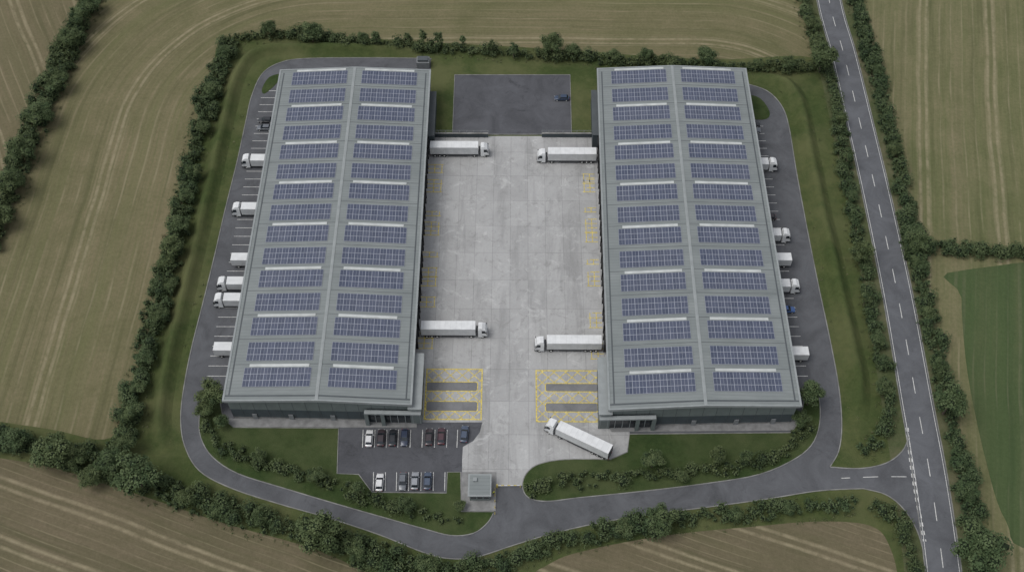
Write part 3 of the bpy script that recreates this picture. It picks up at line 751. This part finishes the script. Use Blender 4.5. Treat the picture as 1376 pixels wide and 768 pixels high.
for q in bk:
    if random.random()<.5: TUFT.append((q[0]+random.uniform(-5,5),q[1]+random.uniform(-1,1)))
rcs=resample(rc,4)
def ok(q):
    if any(inside(q,l) for l in LAWNS): return False
    for dx,dy in((0,0),(.9,0),(-.9,0),(0,.9),(0,-.9)):
        if inside((q[0]+dx,q[1]+dy),apron): return False
    return min(math.dist(q,r) for r in rcs)>5.2
TUFT=[q for q in TUFT if ok(q)]
me=foliage("grass_tussocks",[(x,y,.12) for x,y in TUFT],[(r,r,.25) for r in (random.uniform(.3,.7) for _ in TUFT)],30,.13,MT['tuft'],core=.3,mn=14)
o=bpy.data.objects.new("grass_tussocks",me); COL.objects.link(o)

def tree_data(i,slim=False):
    Rr=4.2; hgt=8.5 if not slim else 9
    C=[];R=[]
    nb=46 if not slim else 24
    for j in range(nb):
        d=rng.normal(size=3); d/=np.linalg.norm(d); 
        if d[2]<-.5: d[2]*=-.5
        rr=rng.random()**.45
        sx=Rr*(.82 if not slim else .42); sz=hgt*.34
        c=(d[0]*rr*sx,d[1]*rr*sx,hgt*.60+d[2]*rr*sz)
        r=(1.25 if not slim else .85)*rng.uniform(.55,1.25); C.append(c); R.append((r,r,r*.8))
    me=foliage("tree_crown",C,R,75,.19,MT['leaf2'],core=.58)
    k=Mesh()
    def limb(a,b,r0,r1,n=7):
        a=Vector(a);b=Vector(b);ax=(b-a).normalized();u=ax.orthogonal().normalized();v=ax.cross(u);base=len(k.v)
        for p,r in((a,r0),(b,r1)):
            for q in range(n): t=2*math.pi*q/n; w_=p+u*math.cos(t)*r+v*math.sin(t)*r; k.v.append(tuple(w_))
        for q in range(n): k.f.append((base+q,base+(q+1)%n,base+n+(q+1)%n,base+n+q)); k.m.append(0)
    limb((0,0,-.1),(.1,.05,hgt*.35),.30,.22); limb((.1,.05,hgt*.35),(0,.1,hgt*.75),.22,.07)
    for q in range(8):
        c=C[rng.integers(len(C))]; z0=hgt*(.22+.3*rng.random()); limb((.07,.04,z0),tuple(c),.12,.03,5)
    return me,k.mesh("tree_trunk",[MT['bark']])
TV=[tree_data(i) for i in range(6)]; TS=[tree_data(i,True) for i in range(3)]
def tree(u,v,r,name="broadleaf_tree",slim=False):
    s=r/4.2 if not slim else r/2.6
    x,y=P(u,v,5.2*s); E=empty(name,(x,y,0),random.random()*6.28); E.scale=(s,s,s*random.uniform(.85,1.1))
    me,tr=random.choice(TS if slim else TV)
    for n_,m_ in(("crown",me),("trunk",tr)):
        o=bpy.data.objects.new(n_,m_); COL.objects.link(o); o.parent=E
for u,v,r in((362,38,2.6),(418,40,4.0),(487,50,2.3),(742,58,3.8),(770,68,2.6),(825,72,2.4),(870,74,2.6),(950,72,3.4),(1107,76,5.0),(284,526,3.9),(274,548,2.6),(296,565,2.0),
    (182,638,5.6),(150,622,3.6),(68,604,5.0),(18,590,3.6),(176,553,3.2),(166,592,3.2),(428,715,5.2),(425,638,2.3),(348,611,1.9),(545,678,2.2),(618,678,1.6),(878,618,2.9),(965,610,2.3),(918,640,1.6),(1090,530,3.8),(1076,562,2.4),
    (888,698,3.8),(838,706,2.4),(1277,540,4.5),(1322,735,6.0),(1160,338,3.6),(1180,455,2.2),(1187,520,2.3),(1236,322,3.8),(1233,350,2.4),(240,302,3.5),(232,330,3.4),(222,352,2.6),(262,232,2.6),(285,120,3),(300,70,2.6),
    (212,420,2.8),(195,480,2.6),(250,262,2.6),(1180,95,2.2),(1200,200,2.4),(1247,420,2.4),(1262,490,2.2),(1300,660,2.8),(350,692,2.4),(250,668,2.6),(575,760,3),(990,690,2),(1060,682,1.8),(110,20,4.2),(96,52,4),(72,105,4.2),(50,150,4.4),(30,200,4.2),(12,245,4),(-4,290,4),(122,2,3.6),(1130,160,2.2),(1146,262,2),(1088,30,3),(1060,85,2.4),(1020,85,2.0),(120,640,3),(100,612,3),(290,685,2.2),(480,740,2.6),(228,380,2.4),(184,520,2.4),(273,170,2.4)):
    tree(u,v,r)
for u,v in((548,50),(568,51),(588,52),(622,56),(505,52),(660,62),(690,64),(1140,210),(1165,400),(483,655),(1003,612)): tree(u,v,random.uniform(1.5,2.1),"young_birch_tree",True)
print("done")
